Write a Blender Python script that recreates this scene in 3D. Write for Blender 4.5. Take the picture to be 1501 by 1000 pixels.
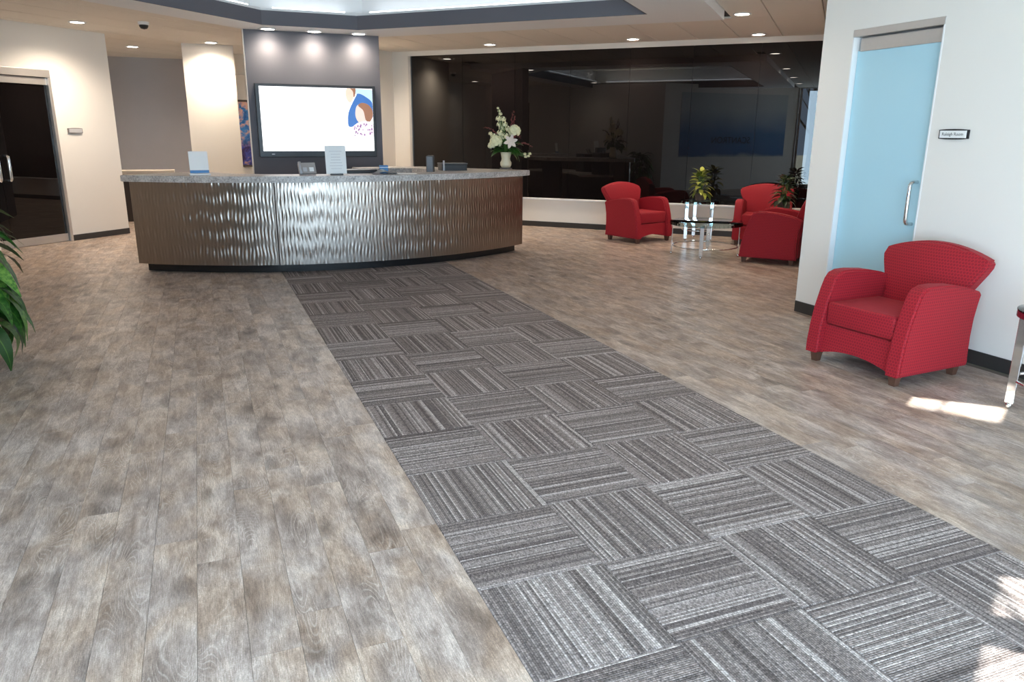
import bpy, bmesh, math, random
from mathutils import Vector, Matrix
random.seed(7)
for o in list(bpy.data.objects): bpy.data.objects.remove(o, do_unlink=True)
S = bpy.context.scene
COL = S.collection
PI = math.pi
R2 = math.sqrt(2)
H = 1.5655
# ------------------------------------------------------------------ camera
cam = bpy.data.cameras.new('camera'); co = bpy.data.objects.new('camera', cam); COL.objects.link(co)
cam.sensor_width = 36; cam.lens = 1107.3 / 1501 * 36; cam.clip_start = .05; cam.clip_end = 200
yaw, pitch, roll = .38514, -.2674, .006234
fw = Vector((math.sin(yaw)*math.cos(pitch), math.cos(yaw)*math.cos(pitch), math.sin(pitch)))
r0 = Vector((math.cos(yaw), -math.sin(yaw), 0)); u0 = r0.cross(fw)
rr = r0*math.cos(roll)+u0*math.sin(roll); uu = -r0*math.sin(roll)+u0*math.cos(roll)
M = Matrix((rr, uu, -fw)).transposed().to_4x4(); M.translation = Vector((0, 0, H))
co.matrix_world = M
cam.dof.use_dof = False
S.camera = co
# ------------------------------------------------------------------ world, sun, daylight, exposure
W = bpy.data.worlds.new('world'); S.world = W; W.use_nodes = True
bg = W.node_tree.nodes['Background']; bg.inputs[0].default_value = (.62, .78, 1, 1); bg.inputs[1].default_value = 2.2
sun = bpy.data.lights.new('sun', 'SUN'); sun.energy = 50; sun.angle = .004; sun.color = (1, .95, .86)
so = bpy.data.objects.new('sun', sun); COL.objects.link(so)
so.rotation_euler = Vector((-.86, -.51, .506)).to_track_quat('Z', 'Y').to_euler()
def area(name, loc, rotz, w, h, e, col):      # daylight standing outside a glazed bay, facing in along its local +y
    l = bpy.data.lights.new(name, 'AREA'); l.shape = 'RECTANGLE'; l.size = w; l.size_y = h; l.energy = e; l.color = col
    o = bpy.data.objects.new(name, l); COL.objects.link(o); o.location = loc
    o.rotation_euler = (PI/2, 0, rotz); return o
DAY = (.66, .85, 1)
area('daylight_bay_west', (-.62, -.72, 1.5), -PI/4, 2.4, 2.8, 300, DAY)
area('daylight_entry', (1.8, -1.55, 1.5), 0, 2.8, 2.8, 175, DAY)
area('daylight_bay_east', (4.35, -.55, 1.5), PI/4, 2.4, 2.8, 40, DAY)
S.view_settings.view_transform = 'Standard'; S.view_settings.look = 'None'
S.view_settings.exposure = 0; S.view_settings.gamma = 1; S.view_settings.use_curve_mapping = False
WARM = (1, .84, .67)
# ------------------------------------------------------------------ helpers
def mk(name, bm, m, parent=None, smooth=False, rotz=0, loc=(0, 0, 0)):
    bmesh.ops.recalc_face_normals(bm, faces=bm.faces)
    me = bpy.data.meshes.new(name); bm.to_mesh(me); bm.free()
    return mko(name, me, m, parent, smooth, rotz, loc)
def mko(name, me, m, parent=None, smooth=False, rotz=0, loc=(0, 0, 0)):
    if m is not None and not me.materials: me.materials.append(m)
    if smooth:
        for p in me.polygons: p.use_smooth = True
        if smooth == 'auto':
            try: me.set_sharp_from_angle(angle=math.radians(40))
            except Exception: pass
    o = bpy.data.objects.new(name, me); COL.objects.link(o)
    o.rotation_euler = (0, 0, rotz); o.location = loc
    if parent is not None: o.parent = parent
    return o
def empty(name, loc=(0, 0, 0), rotz=0, parent=None):
    o = bpy.data.objects.new(name, None); COL.objects.link(o); o.location = loc; o.rotation_euler = (0, 0, rotz)
    o.empty_display_size = .1
    if parent is not None: o.parent = parent
    return o
def tag(o, label, cat, group=None):
    o['label'] = label; o['category'] = cat
    if group: o['group'] = group
    return o
def struct(o, label=None, cat=None):
    o['kind'] = 'structure'
    if label: o['label'] = label
    if cat: o['category'] = cat
    return o
def copy_tree(o, parent=None):
    c = o.copy(); COL.objects.link(c); c.parent = parent
    for ch in list(o.children): copy_tree(ch, c)
    return c
def box(bm, x0, x1, y0, y1, z0, z1, bev=0, seg=2):
    vs = [bm.verts.new((x, y, z)) for z in (z0, z1) for y in (y0, y1) for x in (x0, x1)]
    fs = [bm.faces.new([vs[i] for i in f]) for f in ((0, 2, 3, 1), (4, 5, 7, 6), (0, 1, 5, 4), (2, 6, 7, 3), (0, 4, 6, 2), (1, 3, 7, 5))]
    if bev:
        es = list({e for f in fs for e in f.edges})
        bmesh.ops.bevel(bm, geom=es, offset=bev, segments=seg, affect='EDGES', profile=.5)
    return fs
def B(x0, x1, y0, y1, z0, z1, bev=0, seg=2):
    bm = bmesh.new(); box(bm, x0, x1, y0, y1, z0, z1, bev, seg); return bm
def prism(bm, poly, z0, z1, bev=0):
    a = [bm.verts.new((p[0], p[1], z0)) for p in poly]; b = [bm.verts.new((p[0], p[1], z1)) for p in poly]
    n = len(poly); fs = [bm.faces.new(a[::-1]), bm.faces.new(b)]
    for i in range(n): fs.append(bm.faces.new((a[i], a[(i+1) % n], b[(i+1) % n], b[i])))
    if bev:
        es = list(set(fs[0].edges) | set(fs[1].edges))
        bmesh.ops.bevel(bm, geom=es, offset=bev, segments=2, affect='EDGES')
    return bm
def P(poly, z0, z1, bev=0): return prism(bmesh.new(), poly, z0, z1, bev)
def tube(bm, pts, rad, n=10, closed=False, caps=True):
    pts = [Vector(p) for p in pts]; L = len(pts); rings = []
    rad = rad if isinstance(rad, (list, tuple)) else [rad]*L
    prev = None
    for i, p in enumerate(pts):
        if closed: d = pts[(i+1) % L]-pts[i-1]
        else: d = pts[min(i+1, L-1)]-pts[max(i-1, 0)]
        d.normalize()
        if prev is None:
            a = d.cross(Vector((0, 0, 1)) if abs(d.z) < .9 else Vector((1, 0, 0))).normalized()
        else:
            a = (prev-d*prev.dot(d)).normalized()
        prev = a; b = d.cross(a)
        rings.append([bm.verts.new(p+(a*math.cos(2*PI*k/n)+b*math.sin(2*PI*k/n))*rad[i]) for k in range(n)])
    for i in range(L if closed else L-1):
        q, w = rings[i], rings[(i+1) % L]
        for k in range(n): bm.faces.new((q[k], q[(k+1) % n], w[(k+1) % n], w[k]))
    if caps and not closed:
        bm.faces.new(rings[0][::-1]); bm.faces.new(rings[-1])
    return bm
def lathe(bm, prof, n=28, c=(0, 0)):
    rings = []
    for r, z in prof:
        rings.append([bm.verts.new((c[0]+max(r, 1e-4)*math.cos(2*PI*k/n), c[1]+max(r, 1e-4)*math.sin(2*PI*k/n), z)) for k in range(n)])
    for i in range(len(prof)-1):
        for k in range(n): bm.faces.new((rings[i][k], rings[i][(k+1) % n], rings[i+1][(k+1) % n], rings[i+1][k]))
    bm.faces.new(rings[0][::-1]); bm.faces.new(rings[-1]); return bm
def boxuv(bm):
    uv = bm.loops.layers.uv.verify(); bm.normal_update()
    for f in bm.faces:
        n = f.normal; ax = max(range(3), key=lambda i: abs(n[i]))
        for l in f.loops:
            c = l.vert.co
            l[uv].uv = ((c.y, c.z), (c.x, c.z), (c.x, c.y))[ax]
def arc_pts(cx, cy, R, a0, a1, n):    # a measured from -y axis towards +x
    return [(cx+R*math.sin(a0+(a1-a0)*i/n), cy-R*math.cos(a0+(a1-a0)*i/n)) for i in range(n+1)]
def ST(s, t, z=0): return Vector(((s+t)/R2, (t-s)/R2, z))
D45 = -PI/4
# ------------------------------------------------------------------ materials
def newmat(name):
    m = bpy.data.materials.new(name); m.use_nodes = True; nt = m.node_tree
    return m, nt, nt.nodes['Principled BSDF']
def node(nt, t, ins=None, **kw):
    n = nt.nodes.new(t)
    for k, v in kw.items(): setattr(n, k, v)
    for k, v in (ins or {}).items():
        if hasattr(v, 'is_output') or isinstance(v, bpy.types.NodeSocket): nt.links.new(v, n.inputs[k])
        else: n.inputs[k].default_value = v
    return n
def math_(nt, op, a, b=0.0, c=None):
    n = nt.nodes.new('ShaderNodeMath'); n.operation = op
    for i, v in enumerate((a, b) if c is None else (a, b, c)):
        if isinstance(v, bpy.types.NodeSocket): nt.links.new(v, n.inputs[i])
        else: n.inputs[i].default_value = v
    return n.outputs[0]
def ramp(nt, fac, stops, interp='LINEAR'):
    n = nt.nodes.new('ShaderNodeValToRGB'); n.color_ramp.interpolation = interp
    e = n.color_ramp.elements
    while len(e) < len(stops): e.new(.5)
    for k, (p, c) in enumerate(stops):
        e[k].position = p; e[k].color = (c, c, c, 1) if isinstance(c, float) else (*c, 1)
    nt.links.new(fac, n.inputs[0]); return n.outputs[0]
def mixc(nt, fac, a, b, mode='MIX'):
    n = nt.nodes.new('ShaderNodeMix'); n.data_type = 'RGBA'; n.blend_type = mode
    for k, v in ((0, fac), (6, a), (7, b)):
        if isinstance(v, bpy.types.NodeSocket): nt.links.new(v, n.inputs[k])
        else: n.inputs[k].default_value = v if k == 0 else (*v, 1)
    return n.outputs[2]
def xyz(nt, v):
    n = nt.nodes.new('ShaderNodeSeparateXYZ'); nt.links.new(v, n.inputs[0]); return n.outputs
def comb(nt, x, y, z):
    n = nt.nodes.new('ShaderNodeCombineXYZ')
    for i, v in enumerate((x, y, z)):
        if isinstance(v, bpy.types.NodeSocket): nt.links.new(v, n.inputs[i])
        else: n.inputs[i].default_value = v
    return n.outputs[0]
def noise(nt, vec, scale=1.0, detail=4.0, rough=.5, dist=0.0):
    n = node(nt, 'ShaderNodeTexNoise', {'Scale': scale, 'Detail': detail, 'Roughness': rough, 'Distortion': dist})
    if vec is not None: nt.links.new(vec, n.inputs['Vector'])
    return n.outputs[0]
def bump(nt, p, h, strength, dist):
    n = node(nt, 'ShaderNodeBump', {'Strength': strength, 'Distance': dist, 'Height': h}); nt.links.new(n.outputs[0], p.inputs['Normal'])
def plain(name, c, rough=.5, metal=0, spec=.5, var=.06, vs=30, bmp=0, bs=200, emit=None, es=0, coat=0):
    m, nt, p = newmat(name)
    tc = node(nt, 'ShaderNodeTexCoord').outputs['Object']
    n = noise(nt, tc, vs, 3)
    col = mixc(nt, n, [x*(1-var) for x in c], [min(1, x*(1+var)) for x in c])
    nt.links.new(col, p.inputs['Base Color'])
    p.inputs['Roughness'].default_value = rough; p.inputs['Metallic'].default_value = metal
    p.inputs['Specular IOR Level'].default_value = spec; p.inputs['Coat Weight'].default_value = coat
    if bmp: bump(nt, p, noise(nt, tc, bs, 2), bmp, .002)
    if emit:
        p.inputs['Emission Color'].default_value = (*emit, 1); p.inputs['Emission Strength'].default_value = es
    return m
WALL = plain('wall_paint', (.82, .785, .735), .75, var=.012, vs=3, bmp=.12, bs=90)
CREAM = plain('cream_paint', (.80, .755, .69), .75, var=.012, vs=3, bmp=.1, bs=90)
GREY = plain('slate_paint', (.125, .125, .145), .7, var=.03, vs=4, bmp=.1, bs=90)
TAUPE = plain('taupe_paint', (.40, .385, .395), .7, var=.03, vs=4)
WHITE = plain('white_paint', (.84, .84, .84), .7, var=.01, vs=3)
LILAC = plain('pale_grey_paint', (.72, .73, .76), .7, var=.01, vs=3)
BASEB = plain('vinyl_base', (.035, .032, .03), .45, var=.1)
SUBF = plain('subfloor', (.16, .13, .11), .9)
BLACK = plain('black_plastic', (.012, .012, .014), .35, var=.1)
KICK = plain('black_kick', (.006, .006, .007), .25, var=.1)
DGREY = plain('dark_grey_plastic', (.10, .10, .105), .4)
CHROME = plain('chrome', (.78, .79, .8), .08, 1, var=.02)
STEEL = plain('brushed_steel', (.62, .62, .62), .3, 1, var=.04)
ALU = plain('satin_aluminium', (.62, .60, .58), .38, .75, var=.03)
PAPER = plain('paper', (.86, .86, .85), .6, var=.01)
BLUEP = plain('blue_print', (.05, .2, .45), .5)
WOODF = plain('foot_wood', (.10, .045, .028), .45, var=.3, vs=18)
BURG = plain('burgundy_edge', (.16, .008, .02), .3, var=.05)
LEDGE = plain('beige_laminate', (.62, .55, .47), .5, var=.05, vs=20)
DBODY = plain('dark_cabinet', (.05, .035, .028), .5, var=.15)
VASE = plain('cream_ceramic', (.72, .64, .45), .3, var=.06, vs=20)
PETAL = plain('cream_petal', (.92, .86, .56), .55, var=.1, vs=60)
LILYM = plain('lily_petal', (.85, .72, .62), .5, var=.12, vs=40)
MAROON = plain('maroon_spray', (.16, .03, .03), .6, var=.3, vs=80)
STEM = plain('green_stem', (.06, .14, .025), .5, var=.3)
SIGNG = plain('sign_grey', (.22, .20, .19), .5)
INK = plain('ink', (.02, .02, .02), .6)
EARTH = plain('soil', (.03, .02, .015), .95, var=.4)
POTM = plain('pot_glaze', (.09, .06, .05), .35, var=.2, vs=10)
LAMP = plain('lamp_lens', (.9, .85, .8), .5, emit=(1, .90, .78), es=36)
PHONE = plain('desk_phone', (.36, .33, .31), .4, var=.1)
LGREY = plain('light_grey_plastic', (.5, .5, .52), .4)
SUNBLK = plain('sun_blocker_matte', (.25, .2, .17), .8, var=.3, vs=4)
BARK = plain('bark', (.18, .15, .12), .9, var=.3, vs=14)
LAWN = plain('winter_grass', (.16, .16, .09), .95, var=.3, vs=3)
def granite():
    m, nt, p = newmat('speckled_laminate')
    tc = node(nt, 'ShaderNodeTexCoord').outputs['Object']
    a = noise(nt, tc, 55, 5, .7); b = noise(nt, tc, 9, 3)
    f = math_(nt, 'ADD', math_(nt, 'MULTIPLY', a, .75), math_(nt, 'MULTIPLY', b, .25))
    nt.links.new(ramp(nt, f, [(.36, (.22, .20, .19)), (.5, (.46, .43, .41)), (.64, (.68, .65, .62))]), p.inputs['Base Color'])
    p.inputs['Roughness'].default_value = .35; return m
GRANITE = granite()
PW = 2/13; PL = 1.22; PX0 = .776
def pk_off(i): return ((i*i*.1731+i*.417) % 1.0)*PL
def wood():
    m, nt, p = newmat('weathered_plank')
    pos = xyz(nt, node(nt, 'ShaderNodeNewGeometry').outputs['Position']); x, y = pos[0], pos[1]
    i = math_(nt, 'FLOOR', math_(nt, 'DIVIDE', math_(nt, 'SUBTRACT', x, PX0), PW))
    off = math_(nt, 'MULTIPLY', math_(nt, 'FLOORED_MODULO', math_(nt, 'ADD', math_(nt, 'MULTIPLY', math_(nt, 'MULTIPLY', i, i), .1731), math_(nt, 'MULTIPLY', i, .417)), 1.0), PL)
    j = math_(nt, 'FLOOR', math_(nt, 'DIVIDE', math_(nt, 'ADD', y, off), PL))
    wn = node(nt, 'ShaderNodeTexWhiteNoise', {'Vector': comb(nt, i, j, 0.5)}, noise_dimensions='3D')
    rv = wn.outputs['Value']; rz = math_(nt, 'MULTIPLY', rv, 53.0)
    def co_(fx, fy): return comb(nt, math_(nt, 'MULTIPLY', x, fx), math_(nt, 'MULTIPLY', y, fy), rz)
    cloud = noise(nt, co_(6.5, 3.2), 1, 6, .62, .6)
    hue = noise(nt, co_(5.0, 2.6), 1, 3, .5, .3)
    streak = noise(nt, co_(42, 6.0), 1, 5, .7, .5)
    fine = noise(nt, co_(330, 26), 1, 2, .6)
    speck = noise(nt, co_(240, 190), 1, 2, .7)
    bands = noise(nt, co_(8.5, 1.5), 1, 1.5, .35, .25)
    ring = math_(nt, 'FRACT', math_(nt, 'MULTIPLY', math_(nt, 'ADD', bands, math_(nt, 'MULTIPLY', streak, .012)), 34.0))
    ringl = ramp(nt, ring, [(0, 1.0), (.22, 0.0), (.85, 0.0), (1, .9)])
    rmask = ramp(nt, noise(nt, co_(7, 2.2), 1, 2), [(.46, 0.0), (.60, 1.0)])
    ringl = math_(nt, 'MULTIPLY', ringl, rmask)
    knot = node(nt, 'ShaderNodeTexVoronoi', {'Vector': comb(nt, math_(nt, 'ADD', math_(nt, 'MULTIPLY', x, 4.6), math_(nt, 'MULTIPLY', cloud, .5)), math_(nt, 'ADD', math_(nt, 'MULTIPLY', y, 2.3), math_(nt, 'MULTIPLY', streak, .5)), rz), 'Scale': 1.0, 'Randomness': 1.0}).outputs['Distance']
    knotf = ramp(nt, knot, [(.0, 1.0), (.07, .8), (.26, 0.0)])
    tone = math_(nt, 'ADD', math_(nt, 'MULTIPLY', cloud, 1.12), math_(nt, 'MULTIPLY', streak, .55))
    tone = math_(nt, 'ADD', tone, math_(nt, 'MULTIPLY', math_(nt, 'SUBTRACT', rv, .5), .06))
    tone = math_(nt, 'SUBTRACT', tone, .295)
    cw = ramp(nt, tone, [(.20, (.135, .092, .067)), (.43, (.295, .215, .163)), (.56, (.395, .298, .230)), (.78, (.60, .49, .40))])
    cg = ramp(nt, tone, [(.20, (.125, .093, .076)), (.43, (.275, .217, .184)), (.56, (.37, .300, .260)), (.78, (.585, .50, .44))])
    c = mixc(nt, ramp(nt, hue, [(.42, 0.0), (.60, 1.0)]), cg, cw)
    c = mixc(nt, math_(nt, 'MULTIPLY', ringl, .45), c, (.66, .58, .51))
    c = mixc(nt, math_(nt, 'MULTIPLY', knotf, .72), c, (.075, .055, .045))
    fr = ramp(nt, fine, [(.30, (.72, .71, .70)), (.5, (1.0, 1.0, 1.0)), (.70, (1.25, 1.26, 1.27))])
    c = mixc(nt, 1.0, c, fr, 'MULTIPLY')
    sr = ramp(nt, speck, [(.30, (.80, .80, .80)), (.55, (1.0, 1.0, 1.0)), (.72, (1.35, 1.36, 1.38))])
    c = mixc(nt, 1.0, c, sr, 'MULTIPLY')
    nt.links.new(c, p.inputs['Base Color'])
    nt.links.new(ramp(nt, streak, [(.3, .45), (.7, .33)]), p.inputs['Roughness'])
    p.inputs['Specular IOR Level'].default_value = .45
    h = math_(nt, 'ADD', math_(nt, 'MULTIPLY', fine, .6), math_(nt, 'MULTIPLY', ringl, -.5))
    bump(nt, p, h, .35, .0015); return m
WOOD = wood()
def carpet():
    m, nt, p = newmat('striped_carpet')
    oc = xyz(nt, node(nt, 'ShaderNodeTexCoord').outputs['Object'])
    rnd = node(nt, 'ShaderNodeObjectInfo').outputs['Random']; rz = math_(nt, 'MULTIPLY', rnd, 91.0)
    N = 60.0
    k = math_(nt, 'MULTIPLY', math_(nt, 'ADD', oc[0], .25), N/.5)
    ki = math_(nt, 'FLOOR', k); kf = math_(nt, 'FRACT', k)
    wn = node(nt, 'ShaderNodeTexWhiteNoise', {'Vector': comb(nt, ki, rz, 0.0)}, noise_dimensions='3D').outputs['Value']
    broad = noise(nt, comb(nt, math_(nt, 'MULTIPLY', oc[0], 17.0), math_(nt, 'MULTIPLY', oc[1], .4), rz), 1, 2, .5)
    yarn = noise(nt, comb(nt, math_(nt, 'MULTIPLY', ki, 3.7), math_(nt, 'MULTIPLY', oc[1], 130.0), rz), 1, 2, .7)
    speck = noise(nt, comb(nt, math_(nt, 'MULTIPLY', oc[0], 420.0), math_(nt, 'MULTIPLY', oc[1], 420.0), rz), 1, 1, .6)
    light = ramp(nt, wn, [(.0, 0.0), (.80, 0.0), (.86, 1.0)])
    dark = ramp(nt, wn, [(.0, 1.0), (.26, .85), (.36, 0.0)])
    base = ramp(nt, broad, [(.32, (.185, .150, .138)), (.52, (.255, .213, .198)), (.70, (.315, .268, .250))])
    c = mixc(nt, math_(nt, 'MULTIPLY', dark, .62), base, (.066, .052, .049))
    c = mixc(nt, math_(nt, 'MULTIPLY', light, .55), c, (.56, .495, .465))
    yr = ramp(nt, yarn, [(.32, (.48, .48, .48)), (.5, (.95, .95, .95)), (.68, (1.55, 1.55, 1.55))])
    c = mixc(nt, 1.0, c, yr, 'MULTIPLY')
    sr = ramp(nt, speck, [(.3, (.6, .6, .6)), (.7, (1.45, 1.45, 1.45))])
    c = mixc(nt, 1.0, c, sr, 'MULTIPLY')
    rib = math_(nt, 'SINE', math_(nt, 'MULTIPLY', kf, PI))
    groove = ramp(nt, rib, [(.0, (.45, .45, .45)), (.55, (1.0, 1.0, 1.0))])
    c = mixc(nt, 1.0, c, groove, 'MULTIPLY')
    nt.links.new(c, p.inputs['Base Color'])
    p.inputs['Roughness'].default_value = .9; p.inputs['Specular IOR Level'].default_value = .2
    p.inputs['Sheen Weight'].default_value = .0
    hh = math_(nt, 'ADD', math_(nt, 'MULTIPLY', rib, .8), math_(nt, 'MULTIPLY', yarn, .9))
    bump(nt, p, hh, .6, .003); return m
CARPET = carpet()
def fabric():
    m, nt, p = newmat('red_dotted_upholstery')
    uv = xyz(nt, node(nt, 'ShaderNodeTexCoord').outputs['UV'])
    k = 50.0
    a = math_(nt, 'MULTIPLY', uv[0], k); b = math_(nt, 'MULTIPLY', uv[1], k)
    row = math_(nt, 'FLOORED_MODULO', math_(nt, 'FLOOR', b), 2.0)
    fa = math_(nt, 'ABSOLUTE', math_(nt, 'SUBTRACT', math_(nt, 'FRACT', math_(nt, 'ADD', a, math_(nt, 'MULTIPLY', row, .5))), .5))
    fb = math_(nt, 'ABSOLUTE', math_(nt, 'SUBTRACT', math_(nt, 'FRACT', b), .5))
    d = math_(nt, 'MAXIMUM', fa, fb)
    dots = ramp(nt, d, [(.28, 1.0), (.34, 0.0)])
    ctr = ramp(nt, d, [(.10, 1.0), (.15, 0.0)])
    dots = math_(nt, 'SUBTRACT', dots, ctr)
    n = noise(nt, node(nt, 'ShaderNodeTexCoord').outputs['Object'], 300, 2)
    base = mixc(nt, n, (.33, .013, .022), (.43, .020, .030))
    c = mixc(nt, math_(nt, 'MULTIPLY', dots, .68), base, (.10, .006, .016))
    nt.links.new(c, p.inputs['Base Color'])
    p.inputs['Roughness'].default_value = .62; p.inputs['Sheen Weight'].default_value = .12
    p.inputs['Sheen Tint'].default_value = (1, .3, .3, 1); p.inputs['Specular IOR Level'].default_value = .2
    bump(nt, p, math_(nt, 'ADD', dots, n), .25, .0015); return m
FABRIC = fabric()
def bronze():
    m, nt, p = newmat('rippled_metal')
    oc = xyz(nt, node(nt, 'ShaderNodeNewGeometry').outputs['Position'])
    n = noise(nt, comb(nt, math_(nt, 'MULTIPLY', oc[0], 90.0), oc[1], math_(nt, 'MULTIPLY', oc[2], 5.0)), 1, 3)
    nt.links.new(mixc(nt, n, (.27, .232, .205), (.37, .325, .29)), p.inputs['Base Color'])
    p.inputs['Metallic'].default_value = 1; p.inputs['Roughness'].default_value = .28
    return m
BRONZE = bronze()
def darkglass():
    m, nt, p = newmat('tinted_glass')
    p.inputs['Base Color'].default_value = (.006, .005, .005, 1); p.inputs['Roughness'].default_value = .0
    p.inputs['IOR'].default_value = 1.5; p.inputs['Specular IOR Level'].default_value = .5
    tc = node(nt, 'ShaderNodeTexCoord').outputs['Object']
    nt.links.new(mixc(nt, noise(nt, tc, 2, 2), (.005, .004, .004), (.008, .006, .006)), p.inputs['Base Color'])
    return m
DGLASS = darkglass()
def clearglass(name, tint=(.93, .97, 1), refl=.08):
    m, nt, p = newmat(name); nt.nodes.remove(p)
    out = [n for n in nt.nodes if n.type == 'OUTPUT_MATERIAL'][0]
    tr = node(nt, 'ShaderNodeBsdfTransparent', {'Color': (*tint, 1)}); gl = node(nt, 'ShaderNodeBsdfGlossy', {'Color': (1, 1, 1, 1), 'Roughness': .0})
    fr = node(nt, 'ShaderNodeLayerWeight', {'Blend': refl})
    mx = node(nt, 'ShaderNodeMixShader', {0: fr.outputs['Fresnel'], 1: tr.outputs[0], 2: gl.outputs[0]})
    nt.links.new(mx.outputs[0], out.inputs[0]); return m
CLEAR = clearglass('clear_glass')
TGLASS = clearglass('table_glass', (.72, .78, .76), .25)
def frosted():
    m, nt, p = newmat('frosted_blue_glass')
    tc = node(nt, 'ShaderNodeTexCoord').outputs['Object']
    nt.links.new(mixc(nt, noise(nt, tc, 1.2, 2), (.42, .68, .80), (.48, .73, .83)), p.inputs['Base Color'])
    p.inputs['Roughness'].default_value = .12; p.inputs['Specular IOR Level'].default_value = .6
    p.inputs['Subsurface Weight'].default_value = 0; return m
FROST = frosted()
def tileceil():
    m, nt, p = newmat('acoustic_panel')
    tc = node(nt, 'ShaderNodeTexCoord').outputs['Object']
    a = noise(nt, tc, 130, 3, .7)
    nt.links.new(mixc(nt, a, (.74, .68, .60), (.88, .82, .74)), p.inputs['Base Color'])
    p.inputs['Roughness'].default_value = .9; bump(nt, p, a, .3, .002); return m
CTILE = tileceil()
def leafmat(name, a, b, c2, rough=.4):
    m, nt, p = newmat(name)
    uv = xyz(nt, node(nt, 'ShaderNodeTexCoord').outputs['UV'])
    rib = math_(nt, 'ABSOLUTE', math_(nt, 'SUBTRACT', uv[0], .5))
    n = noise(nt, node(nt, 'ShaderNodeTexCoord').outputs['Object'], 45, 3)
    rnd = node(nt, 'ShaderNodeObjectInfo').outputs['Random']
    f = math_(nt, 'ADD', math_(nt, 'MULTIPLY', n, .8), math_(nt, 'MULTIPLY', math_(nt, 'SUBTRACT', rnd, .5), .5))
    c = ramp(nt, f, [(.28, a), (.5, b), (.72, c2)])
    vein = ramp(nt, rib, [(.0, 1.0), (.05, 0.0)])
    c = mixc(nt, math_(nt, 'MULTIPLY', vein, .5), c, c2)
    nt.links.new(c, p.inputs['Base Color']); p.inputs['Roughness'].default_value = rough
    return m
LEAFG = leafmat('green_leaf', (.012, .05, .008), (.035, .13, .018), (.16, .30, .05))
LEAFY = leafmat('croton_leaf', (.10, .14, .02), (.36, .38, .05), (.62, .58, .12))
LEAFD = leafmat('dark_leaf', (.006, .018, .005), (.02, .045, .01), (.12, .13, .02))
LEAFR = leafmat('bouquet_leaf', (.012, .045, .008), (.05, .15, .02), (.12, .26, .04))
def screenmat(name, c, e):
    m, nt, p = newmat(name); p.inputs['Base Color'].default_value = (*[x*.05 for x in c], 1)
    p.inputs['Roughness'].default_value = .25
    tc = node(nt, 'ShaderNodeTexCoord').outputs['Object']
    nt.links.new(mixc(nt, noise(nt, tc, 9, 2), [x*.85 for x in c], c), p.inputs['Emission Color']); p.inputs['Emission Strength'].default_value = e
    return m
SCR = screenmat('screen_white', (1, 1, 1), 1.9)
SCR_BLUE = screenmat('screen_blue', (.05, .20, .62), 1.0)
SCR_BLUE2 = screenmat('screen_pale_blue', (.55, .78, 1), 1.3)
SCR_SKIN = screenmat('screen_skin', (1, .72, .56), 1.2)
SCR_FACE = screenmat('screen_pale_skin', (1, .80, .70), 1.05)
SCR_PINK = screenmat('screen_pale_pink', (1, .88, .95), 1.2)
SCR_HAIR = screenmat('screen_hair', (.48, .20, .09), .9)
SCR_MAUVE = screenmat('screen_mauve', (.38, .18, .42), 1.0)
def artmat():
    m, nt, p = newmat('city_print')
    tc = node(nt, 'ShaderNodeTexCoord').outputs['Object']
    z = xyz(nt, tc)[2]
    n = noise(nt, tc, 5.5, 4, .6, .6)
    sky = ramp(nt, n, [(.30, (.02, .05, .22)), (.46, (.04, .20, .50)), (.56, (.75, .42, .30)), (.68, (.10, .35, .60))])
    bld = ramp(nt, n, [(.32, (.012, .010, .02)), (.48, (.05, .03, .12)), (.58, (.06, .08, .35)), (.68, (.55, .30, .16))])
    f = ramp(nt, z, [(.40, 1.0), (.62, 0.0)])
    nt.links.new(mixc(nt, f, sky, bld), p.inputs['Base Color']); p.inputs['Roughness'].default_value = .25; return m
ART = artmat()
def mural():
    m, nt, p = newmat('blue_wash_mural')
    tc = node(nt, 'ShaderNodeTexCoord').outputs['Object']
    y, z = xyz(nt, tc)[1], xyz(nt, tc)[2]
    f = ramp(nt, math_(nt, 'ADD', math_(nt, 'DIVIDE', z, 3.0), math_(nt, 'MULTIPLY', noise(nt, tc, 1.1, 2), .12)), [(.37, (.6, .6, .6)), (.40, (.03, .16, .40)), (.60, (.06, .22, .45)), (.82, (.55, .60, .64))])
    nt.links.new(f, p.inputs['Base Color']); p.inputs['Roughness'].default_value = .6; return m
MURAL = mural()
# ------------------------------------------------------------------ the setting
ZC, ZS = 2.98, 2.88                       # acoustic ceiling, dropped soffit
LWS = -14.65/R2; WWT = 17.7/R2; RBS = -.36/R2; LBT = 3.96/R2
room = [(-1.4, .6), (-1.4, 5.36), (-5.35, 9.3), (-2.6, 12.05), (-2.6, 17.5), (6.2, 17.5), (3.65, 14.05), (8.67, 9.03), (5, 5.36), (5, .6), (3.2, -1.2), (.4, -1.2)]
def inroom(x, y):
    c = False; n = len(room)
    for a in range(n):
        (x1, y1), (x2, y2) = room[a], room[(a+1) % n]
        if (y1 > y) != (y2 > y) and x < (x2-x1)*(y-y1)/(y2-y1)+x1: c = not c
    return c
floor = struct(mk('floor', P(room, -.10, -.006), SUBF), 'grey brown weathered wood plank floor of the lobby')
Fi = M.inverted()
def pix(x, y, z=0):
    v = Fi @ Vector((x, y, z))
    if v.z > -.05: return None
    return 750.5+1107.3*v.x/-v.z, 500-1107.3*v.y/-v.z
CX0, CX1 = .776, 2.776
planks = []
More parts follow.
